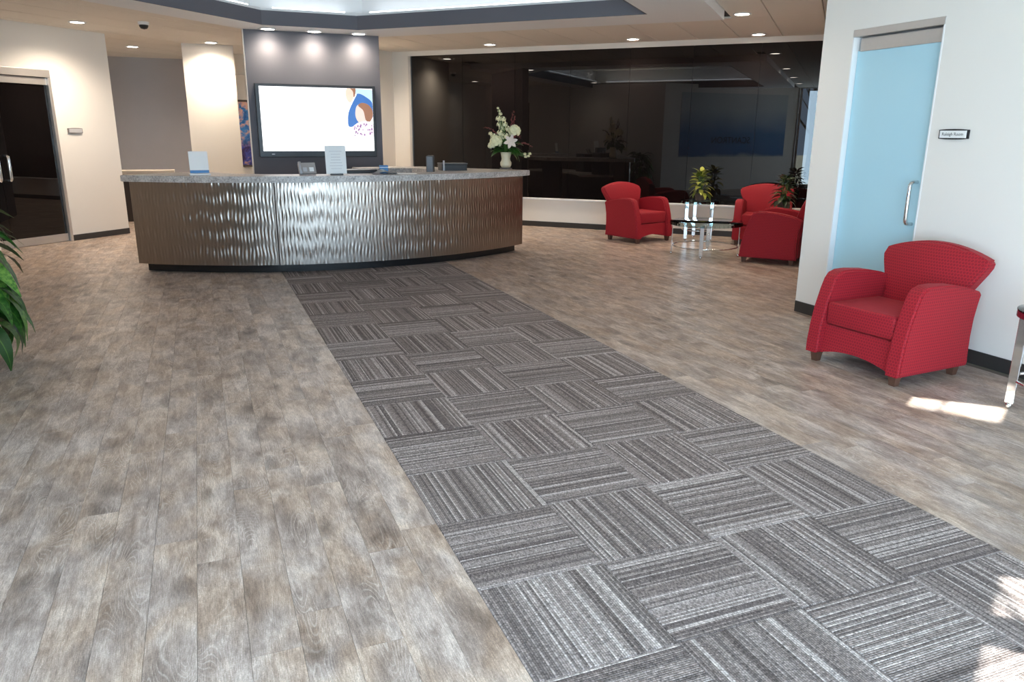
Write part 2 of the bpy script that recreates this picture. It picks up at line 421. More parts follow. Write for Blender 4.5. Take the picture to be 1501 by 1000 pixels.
for i in range(-45, 60):
    x0 = PX0+i*PW; x1 = x0+PW
    off = pk_off(i)
    for j in range(-3, 20):
        y0 = j*PL-off; y1 = y0+PL; ym = (y0+y1)/2; xm = (x0+x1)/2
        if not (inroom(xm, ym) or inroom(xm, y0+.1) or inroom(xm, y1-.1)): continue
        if 0 <= i < 13:
            if y1 < 9.72: continue
            y0 = max(y0, 9.72)
        q = [pix(xm, yy) for yy in (y0, ym, y1)]
        vis = any(a and -40 < a[0] < 1541 and 330 < a[1] < 1060 for a in q)
        planks.append((not vis, math.hypot(xm, ym), x0, x1, y0, y1))
planks.sort()
g = .00015; cache = {}; rest = bmesh.new()
def plank_bm(bm, x0, x1, y0, y1):
    vs = [bm.verts.new(c) for c in ((x0, y0, -.005), (x1, y0, -.005), (x1, y1, -.005), (x0, y1, -.005), (x0+.0004, y0+.0004, 0), (x1-.0004, y0+.0004, 0), (x1-.0004, y1-.0004, 0), (x0+.0004, y1-.0004, 0))]
    for f in ((4, 5, 6, 7), (0, 1, 5, 4), (1, 2, 6, 5), (2, 3, 7, 6), (3, 0, 4, 7)): bm.faces.new([vs[k] for k in f])
for n_, (nv, d, x0, x1, y0, y1) in enumerate(planks):
    if n_ < 300:
        L = round(y1-y0, 4)
        if L not in cache:
            b = bmesh.new(); plank_bm(b, g, PW-g, g, L-g); me = bpy.data.meshes.new('plank'); b.to_mesh(me); b.free(); cache[L] = me
        mko('plank', cache[L], WOOD, floor, loc=(x0, y0, 0))
    else: plank_bm(rest, x0+g, x1-g, y0+g, y1-g)
o = mk('planks_beyond', rest, WOOD, floor); o['kind'] = 'stuff'
# carpet of square tiles
cp = tag(empty('carpet', (1.776, 4, 0)), 'grey striped carpet tile runner leading to the reception desk', 'carpet')
b = bmesh.new()
box(b, -.2492, .2492, -.2492, .2492, -.0055, .004, .003, 2)
ctm = bpy.data.meshes.new('carpet_tile'); b.to_mesh(ctm); b.free()
for i in range(4):
    for j in range(-6, 15):
        o = mko('carpet_tile', ctm, CARPET, cp)
        o.location = (CX0+.25+i*.5-1.776, 2.218+.25+j*.5-4, 0)
        k = (i+j) % 2
        o.rotation_euler = (0, 0, (0 if k else PI/2)+PI*random.randint(0, 1))
# walls.  rotz=D45 objects are written in (s,t)
dy0, dy1, dz = -1.815*2**.5, 0, 0
T_ = .15
lw0, lw1 = LBT, (-1.13+13.52)/R2
# left diagonal wall with the glass door opening t in [d0,d1]
dd1 = (-1.83+12.82)/R2; dd0 = dd1-1.76
bm = bmesh.new()
box(bm, LWS-T_, LWS, lw0-.2, dd0, 0, ZC); box(bm, LWS-T_, LWS, dd1, lw1, 0, ZC); box(bm, LWS-T_, LWS, dd0, dd1, 2.39, ZC)
struct(mk('wall_left', bm, WALL, rotz=D45), 'cream wall with a double glass door beside the reception desk')
struct(mk('baseboard_left', B(LWS, LWS+.012, dd1, lw1, 0, .085, .003), BASEB, rotz=D45))
struct(mk('wall_back_left', B(-2.75, -2.6, 11.9, 17.6, 0, ZC), WALL))
struct(mk('wall_back', P([(-2.75, 17.45), (.18, 17.45), (.18, 17.6), (-2.75, 17.6)], 0, ZC), TAUPE), 'taupe wall behind the white pillar')
struct(mk('wall_corridor', B(.18, 6.3, 17.45, 17.6, 0, ZC), CREAM))
struct(mk('trim_1', B(.3, 6.3, 15.9, 16.1, 2.62, ZC), CREAM))
struct(mk('wall_core', P([(1.9, 12.76), (3.42, 14.28), (3.32, 14.38), (1.8, 12.86)], 0, ZC), CREAM), 'cream wall right of the grey television wall')
bm = bmesh.new(); wl = (3.42-14.28)/R2; wg = -7.354; wr = RBS
box(bm, wl, wr, WWT, WWT+.15, 0, .47); box(bm, wl, wg, WWT, WWT+.15, .47, ZC); box(bm, wg, wr, WWT, WWT+.15, 2.90, ZC)
struct(mk('wall_window', bm, CREAM, rotz=D45), 'low cream wall under the dark glass')
struct(mk('trim_2', B(wg+.02, wr-.01, WWT-.035, WWT+.08, .465, .495, .006), WHITE, rotz=D45))
struct(mk('baseboard_window', B(wl, wr, WWT-.012, WWT, 0, .09, .003), BASEB, rotz=D45))
win = struct(empty('window_1'), 'wall of dark tinted glass panes behind the red armchairs')
mk('frame', B(wg, wg+.05, WWT-.01, WWT+.06, .495, 2.9, .004), ALU, win, rotz=D45)
x = wg+.05; k = 0
while x < wr-.01:
    x1 = min(-7.28+1.0*(k+1), wr-.002)
    mk('glass_pane', B(x+.0025, x1-.0025, WWT+.02, WWT+.03, .495, 2.9), DGLASS, win, rotz=D45)
    x = x1; k += 1
mk('backing', B(wg, wr, WWT+.09, WWT+.1, .4, 2.95), BLACK, win, rotz=D45)
# right-hand room: frosted door wall and the wall behind the armchairs
ry0, ry1 = 4.19, 5.03
bm = bmesh.new()
box(bm, 5, 5.15, -.2, ry0, 0, ZC); box(bm, 5, 5.15, ry1, 5.3, 0, ZC); box(bm, 5, 5.15, ry0, ry1, 2.39, ZC)
prism(bm, [(5, 5.3), (5.15, 5.3), (5.15, 5.36+.063), (5, 5.36)], 0, ZC)
struct(mk('wall_right', bm, WALL), 'white wall with a frosted blue glass door')
bm = bmesh.new(); box(bm, 4.988, 5, -.2, ry0, 0, .10, .003); box(bm, 4.988, 5, ry1, 5.352, 0, .10, .003)
struct(mk('baseboard_right', bm, BASEB))
struct(mk('wall_right_alcove', B(RBS, RBS+.15, 10.36/R2, WWT+.1, 0, ZC), WALL, rotz=D45))
# left-hand block near the camera (out of frame, mirrored in the dark glass) with the word mural
struct(mk('wall_left_block', B(-1.55, -1.4, .55, 5.36, 0, ZC), WALL))
struct(mk('wall_left_alcove', B(LWS-.1, (-1.4-5.36)/R2, LBT-.15, LBT, 0, ZC), WALL, rotz=D45))
mur = tag(empty('wall_mural', (-1.4, 2.9, 0)), 'blue mural of words on the side wall facing the frosted door', 'mural')
mk('mural_panel', B(.001, .008, -1.9, 1.9, .95, 2.75), MURAL, mur)
def text(name, body, size, loc, rot, m, parent=None, ext=.001, align='CENTER'):
    c = bpy.data.curves.new(name, 'FONT'); c.body = body; c.size = size; c.align_x = align; c.align_y = 'CENTER'; c.extrude = ext
    o = bpy.data.objects.new(name, c); COL.objects.link(o); o.location = loc; o.rotation_euler = rot
    c.materials.append(m)
    me = bpy.data.meshes.new_from_object(o); bpy.data.objects.remove(o)
    o = bpy.data.objects.new(name, me); COL.objects.link(o); o.location = loc; o.rotation_euler = rot
    if parent is not None: o.parent = parent
    return o
text('lettering', 'SCANTRON', .26, (.012, .1, 1.42), (PI/2, 0, PI/2), INK, mur)
# entrance glazing round the camera
def bay(name, pts, tops, bars=(), label=None):
    w = struct(empty(name), label)
    (ax, ay), (bx_, by) = pts; L = math.hypot(bx_-ax, by-ay); a = math.atan2(by-ay, bx_-ax)
    n = max(1, round(L/1.1)); Lp = L/n
    bm = bmesh.new()
    for k in range(n+1): box(bm, max(0, k*Lp-.03), min(L, k*Lp+.03), -.03, .03, 0, ZC)
    box(bm, 0, L, -.03, .03, 0, .1); box(bm, 0, L, -.02, .02, 2.955, ZC)
    mk('frame', bm, ALU, w, rotz=a, loc=(ax, ay, 0))
    for k in range(n): mk('glass_pane', B(k*Lp+.03, (k+1)*Lp-.03, -.004, .004, .1, 2.955), CLEAR, w, rotz=a, loc=(ax, ay, 0))
    return w
bay('window_2', ((-1.4, .6), (-.6, -.2)), None, label='tall entrance window beside the mural wall')
bay('window_4', ((.4, -1.2), (3.2, -1.2)), None, label='tall glazed entrance bay')
bay('window_5', ((3.2, -1.2), (5, .6)), None, label='tall entrance window beside the white wall')
w3 = struct(empty('window_3'), 'entrance sidelight under an added panel that cuts off high sun')
mk('frame', (lambda b_: (box(b_, 0, .06, -.05, .05, 0, ZC), box(b_, 0, 1.414, -.05, .05, -9, -8.9) if 0 else box(b_, 0, 1.414, -.01, .01, 1.605, 1.70), box(b_, 0, 1.414, -.05, .05, 0, .1), b_)[-1])(bmesh.new()), ALU, w3, rotz=D45, loc=(-.6, -.2, 0))
mk('sun_cut_panel', B(.06, 1.414, -.015, .015, 1.86, ZC), ALU, w3, rotz=D45, loc=(-.6, -.2, 0))  # opaque panel added to keep sun out above the sidelight
mk('glass_pane', B(.06, 1.414, -.004, .004, .1, 1.86), CLEAR, w3, rotz=D45, loc=(-.6, -.2, 0))
# outside: ground, added unseen pier that shades the first window, bare trees
def sun_blocker_bm():
    bm = bmesh.new(); box(bm, -.63, .625, -.35, .35, -.2, 5.635)
    for a, b_ in ((-.63, -.03), (.125, .15), (.44, .625)): box(bm, a, b_, -.35, .35, 5.635, 5.95)  # notched top, shaped to let only slivers of sun past
    return bm
gr = struct(mk('ground', P([(-40, -40), (40, -40), (40, 40), (-40, 40)], -.6, -.2), LAWN))
d = Vector((.86, .51, 0)).normalized(); c = Vector((.51, -.86, 0))*-.67-d*6.6
tag(mk('sun_blocker', sun_blocker_bm(), SUNBLK, rotz=math.atan2(d.y, d.x)-PI/2, loc=(c.x, c.y, 0)), 'unseen added pier standing outside the entrance window', 'blocker')
for k, (tx, ty) in enumerate(((-5.5, -4.6), (-8, -6.2), (-7.5, -8.8), (-10, -8), (1, -9), (5, -8))):
    t = tag(empty('bare_tree', (tx, ty, -.2)), 'bare winter tree standing on the lawn outside the entrance', 'tree', 'bare trees outside')
    bm = bmesh.new(); tube(bm, [(0, 0, 0), (.1, 0, 1.5), (0, .1, 3), (.15, .1, 5)], [.14, .12, .09, .05], 8); mk('trunk', bm, BARK, t, True)
    bm = bmesh.new()
    for q in range(9):
        a = q*2.4; z = 1.4+q*.4; tube(bm, [(.05, .05, z), (.5*math.cos(a), .5*math.sin(a), z+.6), (1.2*math.cos(a+.3), 1.2*math.sin(a+.3), z+1.5)], [.04, .03, .012], 6)
    mk('branches', bm, BARK, t, True)
# ceiling: acoustic panels, dropped soffit, raised tray
si0, si1, ti0, ti1 = -6.93, -2.20, 2.0, 9.06        # tray opening in (s,t)
so0, so1, to0, to1 = -7.46, -1.46, 1.25, 9.80       # soffit outline
ceil = struct(empty('ceiling'), 'acoustic panel ceiling with a dropped soffit round a raised tray')
bm = bmesh.new()
for a in ((-14, so0+.02, -.58, 14), (so1-.02, 4, -.58, 14), (so0, so1, -.58, to0+.02), (so0, so1, to1-.02, 14)):
    box(bm, *a, ZC+.022, ZC+.12)
mk('deck', bm, plain('plenum', (.05, .045, .04), .9), ceil, rotz=D45)
cpan = {}
def cpanel(s0, s1, t0, t1):
    k = (round(s1-s0, 3), round(t1-t0, 3))
    if k not in cpan:
        b_ = bmesh.new(); w_, l_ = k; gg = .0035
        vs = [b_.verts.new(c_) for c_ in ((gg, .0012, .02), (w_-gg, .0012, .02), (w_-gg, l_-.0012, .02), (gg, l_-.0012, .02), (gg+.004, .0022, 0), (w_-gg-.004, .0022, 0), (w_-gg-.004, l_-.0022, 0), (gg+.004, l_-.0022, 0))]
        for f in ((4, 7, 6, 5), (0, 4, 5, 1), (1, 5, 6, 2), (2, 6, 7, 3), (3, 7, 4, 0)): b_.faces.new([vs[q] for q in f])
        me = bpy.data.meshes.new('ceiling_panel'); b_.to_mesh(me); b_.free(); cpan[k] = me
    p_ = ST(s0, t0, ZC)
    mko('ceiling_panel', cpan[k], CTILE, ceil, rotz=D45, loc=p_)
import itertools
s = -1.446/R2*.9725-.61*21
while s < 1.2:
    t = -.56
    while t < 13.5:
        s1, t1 = s+.61, t+1.83
        if any(inroom(*ST(a, b_)[:2]) for a in (s+.1, s+.305, s1-.1) for b_ in (t+.1, t+.6, t+1.2, t1-.1)):
            a0, a1, b0, b1 = s, s1, t, t1
            if a1 > so0 and a0 < so1 and b1 > to0 and b0 < to1:      # cut by the soffit
                if a0 < so0 and a1 > so0: cpanel(a0, so0, b0, b1)
                elif a0 < so1 and a1 > so1: cpanel(so1, a1, b0, b1)
                elif b0 < to1 and b1 > to1: cpanel(a0, a1, to1, b1)
                elif b0 < to0: cpanel(a0, a1, b0, to0)
            else: cpanel(a0, a1, b0, b1)
        t = t1
    s += .61
# soffit ring (chamfered towards the television wall)
def st_of(x, y): return ((x-y)/R2, (x+y)/R2)
yc = 10.70
A_ = (yc-(-si0*R2), yc); B_ = (ti1*R2-yc, yc)             # chamfer ends
ax, bx = A_[0], B_[0]
inner = [(si0, ti0), st_of(ax, yc), st_of(bx, yc), (si1, ti1), (si1, ti0)]
outer = [(so0, to0), (so0, to1), (so1, to1), (so1, to0)]
bm = bmesh.new()
ch0, ch1 = inner[1], inner[2]
for poly in ([(so0, to0), (si0, ti0), ch0, (so0, ch0[1])], [(so0, ch0[1]), ch0, ch1, (ch1[0], to1), (so0, to1)],
             [ch1, (si1, ti1), (so1, to1), (ch1[0], to1)], [(si1, ti1), (si1, ti0), (so1, to0), (so1, to1)], [(si1, ti0), (si0, ti0), (so0, to0), (so1, to0)]):
    prism(bm, poly, ZS, ZC+.1)
sof = mk('soffit', bm, WHITE, ceil, rotz=D45)
bm = bmesh.new(); FT = 3.05                                  # dark fascia facing into the tray
def off_in(pt, q, e=.03): return pt
ring = [(si0, ti0), ch0, ch1, (si1, ti1), (si1, ti0)]
cen = Vector((sum(p_[0] for p_ in ring)/5, sum(p_[1] for p_ in ring)/5))
rin = [(p_[0]+(cen.x-p_[0])*.006, p_[1]+(cen.y-p_[1])*.006) for p_ in ring]
for k in range(5):
    prism(bm, [ring[k], ring[(k+1) % 5], rin[(k+1) % 5], rin[k]], ZS-.001, FT)
mk('fascia', bm, GREY, ceil, rotz=D45)
ZT = 3.42
bm = bmesh.new(); e = .22
ro = [(si0-e, ti0-e), (ch0[0]-e, ch0[1]+e*.3), (ch1[0]-e*.3, ch1[1]+e), (si1+e, ti1+e), (si1+e, ti0-e)]
for k in range(5): 
    p0, p1 = ro[k], ro[(k+1) % 5]; n_ = Vector((p1[1]-p0[1], -(p1[0]-p0[0]))).normalized()*-.05
    prism(bm, [p0, p1, (p1[0]+n_.x, p1[1]+n_.y), (p0[0]+n_.x, p0[1]+n_.y)], ZC+.09, ZT+.05)
# tray lid with a shallow grey recess
Pst = (-6.75, 10.3)
rs0, rs1, rt0, rt1 = -6.35, -2.6, 2.6, 9.05
for a in ((si0-e-.1, rs0, ti0-e-.1, ti1+e+.1), (rs1, si1+e+.1, ti0-e-.1, ti1+e+.1), (rs0, rs1, ti0-e-.1, rt0), (rs0, rs1, rt1, ti1+e+.1)):
    box(bm, *a, ZT, ZT+.06)
mk('tray', bm, WHITE, ceil, rotz=D45)
bm = bmesh.new(); box(bm, rs0-.05, rs1+.05, rt0-.05, rt1+.05, ZT+.06, ZT+.1); mk('tray_recess', bm, LILAC, ceil, rotz=D45)
bm = bmesh.new()
cv = [p_ for p_ in ring]
for k in range(5):
    p0 = Vector(ring[k]); p1 = Vector(ring[(k+1) % 5]); dd = (p1-p0); L = dd.length; dd.normalize(); nn = Vector((-dd.y, dd.x))
    a0 = p0+dd*.15+nn*.06; a1 = p1-dd*.15+nn*.06
    prism(bm, [a0, a1, a1+nn*.05, a0+nn*.05], ZC+.1, ZC+.125)
TRAYFILL = plain('tray_fill_glow', (.9, .9, .9), .5, emit=(.86, .93, 1), es=3.6)  # hidden glowing strip added to brighten the tray
mk('tray_fill_strip', bm, TRAYFILL, ceil, rotz=D45)
# recessed downlights
LM = bpy.data.meshes
b = bmesh.new(); lathe(b, [(.105, 0), (.112, -.006), (.108, -.012), (.086, -.012), (.084, -.002)], 32); trim_me = LM.new('trim'); bmesh.ops.recalc_face_normals(b, faces=b.faces); b.to_mesh(trim_me); b.free()
b = bmesh.new(); lathe(b, [(.084, -.004), (.084, -.007), (.0, -.009)], 28); lens_me = LM.new('lens'); b.to_mesh(lens_me); b.free()
def downlight(x, y, z, label, group, power, ang=95, blend=.6, aim=None):
    o = tag(empty('downlight', (x, y, z)), label, 'ceiling light', group)
    mko('trim_ring', trim_me, WHITE, o, True); mko('lens', lens_me, LAMP, o, True)
    l = bpy.data.lights.new('downlight_beam', 'SPOT'); l.energy = power*4.2; l.color = WARM; l.spot_size = math.radians(150); l.spot_blend = 1; l.shadow_soft_size = .07
    q = bpy.data.objects.new('downlight_beam', l); COL.objects.link(q); q.parent = o; q.location = (0, 0, -.03)
    return o
k9 = (ZC-H)/(3.02-H)
def zc_(x, y): return x*k9, y*k9
downlight(*zc_(-1.373, 12.615), ZC, 'round recessed downlight beside the glass door wall', None, 55, 110)
downlight(*zc_(-.897, 15.721), ZC, 'round recessed downlight in front of the taupe wall', None, 50)
downlight(*zc_(.374, 14.445), ZC, 'round recessed downlight washing the white pillar', None, 46, 110)
for x, y in ((1.0, 11.05), (1.595, 11.055), (2.19, 11.06)): downlight(x, y, ZS, 'round soffit downlight above the wall mounted television', 'downlights above the television', 12, 100, .7)
downlight(*zc_(4.725, 12.73), ZC, 'round recessed downlight by the dark glass behind the flowers', 'downlights along the dark glass', 34)
downlight(*zc_(6.507, 11.067), ZC, 'round recessed downlight by the dark glass behind the armchair beside the tables', 'downlights along the dark glass', 34)
downlight(*zc_(6.405, 8.287), ZC, 'round recessed downlight above the low glass coffee table', 'downlights over the armchairs', 24)
downlight(*zc_(7.886, 9.782), ZC, 'round recessed downlight above the half hidden armchair under the dark glass', 'downlights over the armchairs', 24)
downlight(2.72, 13.05, ZC, 'round recessed downlight behind the television wall', None, 45)
downlight(2.2, 16.8, ZC, 'round recessed downlight above the city picture', None, 60)
for x, y, e_ in ((3.82, 5.69, 14), (1.88, 3.77, 10), (.13, 2.0, 8), (-3.26, 10.39, 16), (-2.2, 7.2, 10)): downlight(x, y, ZC, 'round recessed downlight over the plank floor', 'downlights over the floor', e_)
# pillar and television wall
struct(mk('wall_pillar', B(-.09, .715, 14.37, 14.95, 0, ZC), CREAM), 'cream pillar between the taupe wall and the television wall')
TY = 11.22
bm = B(.70, 2.50, TY, TY+.14, 0, ZS)
struct(mk('wall_television', bm, GREY), 'slate grey feature wall carrying the television')
struct(mk('trim_3', B(.688, .70, TY+.003, TY+.14, 0, ZS), CREAM))
# ------------------------------------------------------------------ television
kt = TY/11.45
def tvx(x): return x*kt
def tvz(z): return H+(z-H)*kt
x0, x1, z0, z1 = tvx(.80), tvx(2.452), tvz(1.232), tvz(2.218)
tv = tag(empty('television', ((x0+x1)/2, TY, z0)), 'wide black framed television on the slate grey wall showing a parent and baby', 'television')
cx = (x0+x1)/2
bm = B(x0-cx, x1-cx, -.07, -.001, 0, z1-z0, .006); mk('housing', bm, BLACK, tv)
sx0, sx1, sz0, sz1 = x0-cx+.052, x1-cx-.04, .082, z1-z0-.036
mk('screen', B(sx0, sx1, -.0725, -.069, sz0, sz1), SCR, tv)
mk('logo', B(x0-cx+.16, x0-cx+.20, -.0712, -.069, .035, .047), LGREY, tv)
sw, sh = sx1-sx0, sz1-sz0
def flat(name, pts, m, dpt, parent=tv):   # picture shapes in screen fractions (u right, v down)
    bm = bmesh.new(); vs = []
    for u, v in pts: vs.append((sx0+sw*min(max(u, 0), .999), sz1-sh*min(max(v, 0.001), 1)))
    a = [bm.verts.new((x, -.0725-dpt, z)) for x, z in vs]; bm.faces.new(a)
    return mk(name, bm, m, parent)
def ell(cu, cv, ru, rv, n=24, a0=0, a1=2*PI): return [(cu+ru*math.cos(a0+(a1-a0)*k/n), cv+rv*math.sin(a0+(a1-a0)*k/n)) for k in range(n)]
def curve(pts, n=6):
    out = []; L = len(pts)
    for i in range(L):
        p0, p1, p2, p3 = [Vector(pts[(i+q-1) % L]) for q in range(4)]
        for k in range(n):
            t = k/n; out.append(tuple(.5*((2*p1)+(p2-p0)*t+(2*p0-5*p1+4*p2-p3)*t*t+(3*p1-p0-3*p2+p3)*t**3)))
    return out
flat('picture_backdrop', curve([(.82, .02), (.93, .01), (.999, .03), (.999, .22), (.9, .16)]), SCR_BLUE2, .0006)
flat('picture_sweater', curve([(.845, .13), (.87, .08), (.93, .12), (.998, .23), (.998, .45), (.93, .5), (.85, .58), (.775, .61), (.765, .5), (.78, .35)]), SCR_BLUE, .0012)
flat('picture_face', curve([(.77, .0), (.835, .0), (.83, .12), (.80, .22), (.77, .2), (.755, .1)]), SCR_SKIN, .0018)
flat('picture_baby_hair', curve([(.865, .27), (.90, .225), (.955, .25), (.992, .33), (.996, .44), (.965, .53), (.93, .50), (.91, .35)]), SCR_HAIR, .0032)
flat('picture_baby_face', curve([(.845, .30), (.875, .25), (.92, .27), (.945, .38), (.945, .47), (.905, .545), (.86, .53), (.836, .43)]), SCR_FACE, .0026)
flat('picture_adult_hair', curve([(.80, .0), (.845, .0), (.842, .10), (.828, .14), (.822, .05)]), SCR_HAIR, .0022)
flat('picture_baby_shirt', curve([(.80, .64), (.84, .56), (.88, .53), (.94, .52), (.998, .56), (.998, .76), (.93, .77), (.86, .74)]), SCR_PINK, .0036)
for k in range(34):
    u = .82+random.random()*.17; v = .56+random.random()*.2
    if v < .56+(.87-u)*1.2 and u < .87: continue
    flat('picture_dot', ell(u, v, .004+.004*random.random(), .010+.008*random.random(), 8), SCR_MAUVE, .0042)
# ------------------------------------------------------------------ corridor picture, left ledge, signs, camera dome
art = tag(empty('framed_picture', (1.45, 17.43, .86)), 'framed blue city skyline picture on the corridor wall', 'picture')
mk('canvas', B(-.62, .62, -.03, .0, .03, 1.33), ART, art)
bm = bmesh.new()
for a in ((-.66, .66, -.04, .015, 0, .04), (-.66, .66, -.04, .015, 1.32, 1.36), (-.66, -.62, -.04, .015, .04, 1.32), (.62, .66, -.04, .015, .04, 1.32)): box(bm, *a)
mk('frame', bm, DBODY, art)
led = tag(empty('cabinet', (-1.0, 15.3, 0)), 'low dark cabinet with a beige top in front of the taupe wall', 'cabinet')
mk('body', B(-.72, .52, .0, .45, 0, .83), DBODY, led); mk('worktop', B(-.75, .57, -.03, .47, .83, .895, .006), LEDGE, led)
def sign(loc, rotz, w, h, frame, label, words=None):
    o = tag(empty('room_sign', loc, rotz), label, 'sign')          # faces local -y
    pts = [(-w/2, -h*.42), (-w/4, -h*.485), (0, -h*.5), (w/4, -h*.485), (w/2, -h*.42), (w/2, h*.42), (w/4, h*.485), (0, h*.5), (-w/4, h*.485), (-w/2, h*.42)]
    bm = bmesh.new(); f = [bm.verts.new((x, -.012-.006*(1-(2*x/w)**2), z)) for x, z in pts]; bk = [bm.verts.new((x, 0, z)) for x, z in pts]
    bm.faces.new(f); bm.faces.new(bk[::-1])
    for k in range(10): bm.faces.new((f[k], f[(k+1) % 10], bk[(k+1) % 10], bk[k]))
    mk('sign_frame', bm, frame, o)
    mk('insert', B(-w*.44, w*.44, -.0205, -.010, -h*.35, h*.35), PAPER if words else LGREY, o)
    if words: text('lettering', words, h*.42, (0, -.0212, 0), (PI/2, 0, 0), INK, o, .0002)
    return o
sign((4.999, 3.985, 1.583), -PI/2, .235, .072, BLACK, 'black framed name sign on the white wall beside the frosted door', 'Raleigh Room')
p_ = ST(LWS+.001, (-1.637+13.013)/R2)
sign((p_.x, p_.y, 1.575), PI/4, .235, .078, SIGNG, 'small grey name sign on the cream wall beside the dark double door')
dc = tag(empty('security_camera', (*zc_(-.526, 12.229), ZC)), 'small black dome security camera on the ceiling panels', 'camera')
bm = bmesh.new(); lathe(bm, [(.07, 0), (.07, -.03), (.062, -.04)], 24); mk('base', bm, WHITE, dc, 'auto')
bm = bmesh.new(); lathe(bm, [(.058, -.04), (.056, -.06), (.04, -.085), (.0, -.095)], 24); mk('dome', bm, BLACK, dc, True)
# ------------------------------------------------------------------ doors
def pull(parent, x, y, z0, z1, proj, m, name='pull_handle', axis='y', rad=.013):
    bm = bmesh.new(); r = .035; pts = []
    for a in range(5): q = PI/2*a/4; pts.append((x, y-proj+r-r*math.sin(q) , z0+r-r*math.cos(q)))
    path = [(x, y, z0)]+[(x, y-proj+r-r*math.sin(PI/2*a/4), z0+r-r*math.cos(PI/2*a/4)) for a in range(5)]
    path += [(x, y-proj+r-r*math.sin(PI/2*a/4), z1-r+r*math.cos(PI/2*a/4)) for a in range(4, -1, -1)]+[(x, y, z1)]
    tube(bm, path, rad, 12); return mk(name, bm, m, parent, True)
# left: dark double glass door, local +x runs along the wall (t), -y faces the lobby
c_ = ST(LWS, dd0); dl = struct(empty('door_1', (c_.x, c_.y, 0), PI/4), 'dark double glass door with aluminium rails in the cream wall')
Wd = dd1-dd0
mk('header', B(0, Wd, -.012, .10, 2.29, 2.39, .004), ALU, dl); mk('header', B(.03, Wd-.03, .02, .08, 2.19, 2.285, .004), ALU, dl)
mk('jamb', B(Wd-.045, Wd, -.012, .10, 0, 2.29, .003), ALU, dl); mk('jamb', B(0, .045, -.012, .10, 0, 2.29, .003), ALU, dl)
for k, (a, b_) in enumerate(((.05, Wd/2-.004), (Wd/2+.004, Wd-.05))):
    lf = empty('door_leaf', (0, 0, 0), 0, dl)
    mk('glass_pane', B(a, b_, .04, .052, .115, 2.2), DGLASS, lf); mk('bottom_rail', B(a, b_, .025, .067, .005, .115, .004), ALU, lf)
    hx = Wd/2+(-.07 if k == 0 else .07)
    pull(lf, hx, .04, .91, 1.24, .085, CHROME, rad=.02)
mk('backing', B(-.05, Wd+.05, .148, .155, 0, 2.5), BLACK, dl)
# right: frosted door, local frame rotated so +x runs along -Y of the world, -y faces the lobby (-X)
dr = struct(empty('door_2', (5, ry1, 0), -PI/2), 'frosted blue glass door with a chrome pull in the white wall')
Wr = ry1-ry0
mk('header', B(0, Wr, -.004, .06, 2.335, 2.39, .003), ALU, dr); mk('header', B(.05, Wr, .035, .07, 2.225, 2.325, .003), ALU, dr)
mk('jamb', B(0, .012, -.003, .15, 0, 2.335), WHITE, dr); mk('jamb', B(Wr-.012, Wr, -.003, .15, 0, 2.335), WHITE, dr)
gp = mk('glass_pane', B(.016, Wr-.012, .05, .062, .012, 2.23), FROST, dr)
pull(dr, Wr-.085, .05, .915, 1.232, .075, CHROME, rad=.014)
mk('backing', B(-.05, Wr+.05, .149, .156, 0, 2.5), WHITE, dr)
# ------------------------------------------------------------------ reception desk
CX, CY = 1.65, 12.96
desk = tag(empty('reception_desk', (CX, 8.96, 0)), 'curved reception desk clad in rippled metal panels with a speckled top', 'reception desk')
def dk(name, bm, m, sm=False):
    bmesh.ops.translate(bm, verts=bm.verts, vec=(-CX, -8.96, 0)); return mk(name, bm, m, desk, sm)
def ring_bm(R0, R1, a0, a1, z0, z1, n=48, bev=0):
    return P(arc_pts(CX, CY, R1, a0, a1, n)+arc_pts(CX, CY, R0, a1, a0, n), z0, z1, bev)
AE = .625
dk('toe_kick', ring_bm(3.75, 4.0, -.615, .615, .0045, .1), KICK)
dk('body', ring_bm(3.78, 4.085, -AE, AE, .1, 1.025), DBODY)
def ripple(u, z):
    a = u*2*PI/.040
    h = math.sin(a+.8*math.sin(z*2*PI/.42+2.1*math.sin(u*5.1))+.5*math.sin(z*2*PI/.19+u*14))
    h += .5*math.sin(a*.53+1.2*math.sin(z*2*PI/.31+u*4.3)+2.0)
    h *= .58+.52*math.sin(z*2*PI/.20+.7*math.sin(u*19.0))
    return h*.0021
for a0, a1 in ((-AE, -.222), (-.2195, .2195), (.222, AE)):
    bm = bmesh.new(); nu = int((a1-a0)*4.1/.0055); nz = 44; R_ = 4.1; g0 = []
    for i in range(nu+1):
        a = a0+(a1-a0)*i/nu; col = []
        for j in range(nz+1):
            z = .1+.925*j/nz
            edge = min(1, i/6, (nu-i)/6)
            r_ = R_+ripple(a*R_, z)*edge
            col.append(bm.verts.new((CX+r_*math.sin(a), CY-r_*math.cos(a), z)))
        g0.append(col)
    for i in range(nu):
        for j in range(nz): bm.faces.new((g0[i][j], g0[i+1][j], g0[i+1][j+1], g0[i][j+1]))
    bk = [[bm.verts.new((CX+4.086*math.sin(a), CY-4.086*math.cos(a), z)) for z in (.1, 1.025)] for a in (a0, a1)]
    for e_, col in ((0, g0[0]), (1, g0[-1])):
        for j in range(nz): pass
        bm.faces.new([bk[e_][0], bk[e_][1]]+col[::-1])
    dk('metal_panel', bm, BRONZE, True)
AO = .632
top = arc_pts(CX, CY, 4.19, -AO, AO, 56)
top += [(3.36, 10.45), (3.05, 11.02), (2.02, 11.10), (2.02, 10.62), (2.75, 10.55), (2.95, 10.0)]
top += [(CX+3.72*math.sin(a), CY-3.72*math.cos(a)) for a in [.30-.55*k/20 for k in range(21)]]
top += [(.25, 9.72), (.02, 10.30)]
dk('countertop', P(top, 1.03, 1.10, .005), GRANITE)
dk('worktop', ring_bm(3.05, 3.77, -.5, .5, .70, .74), LEDGE)
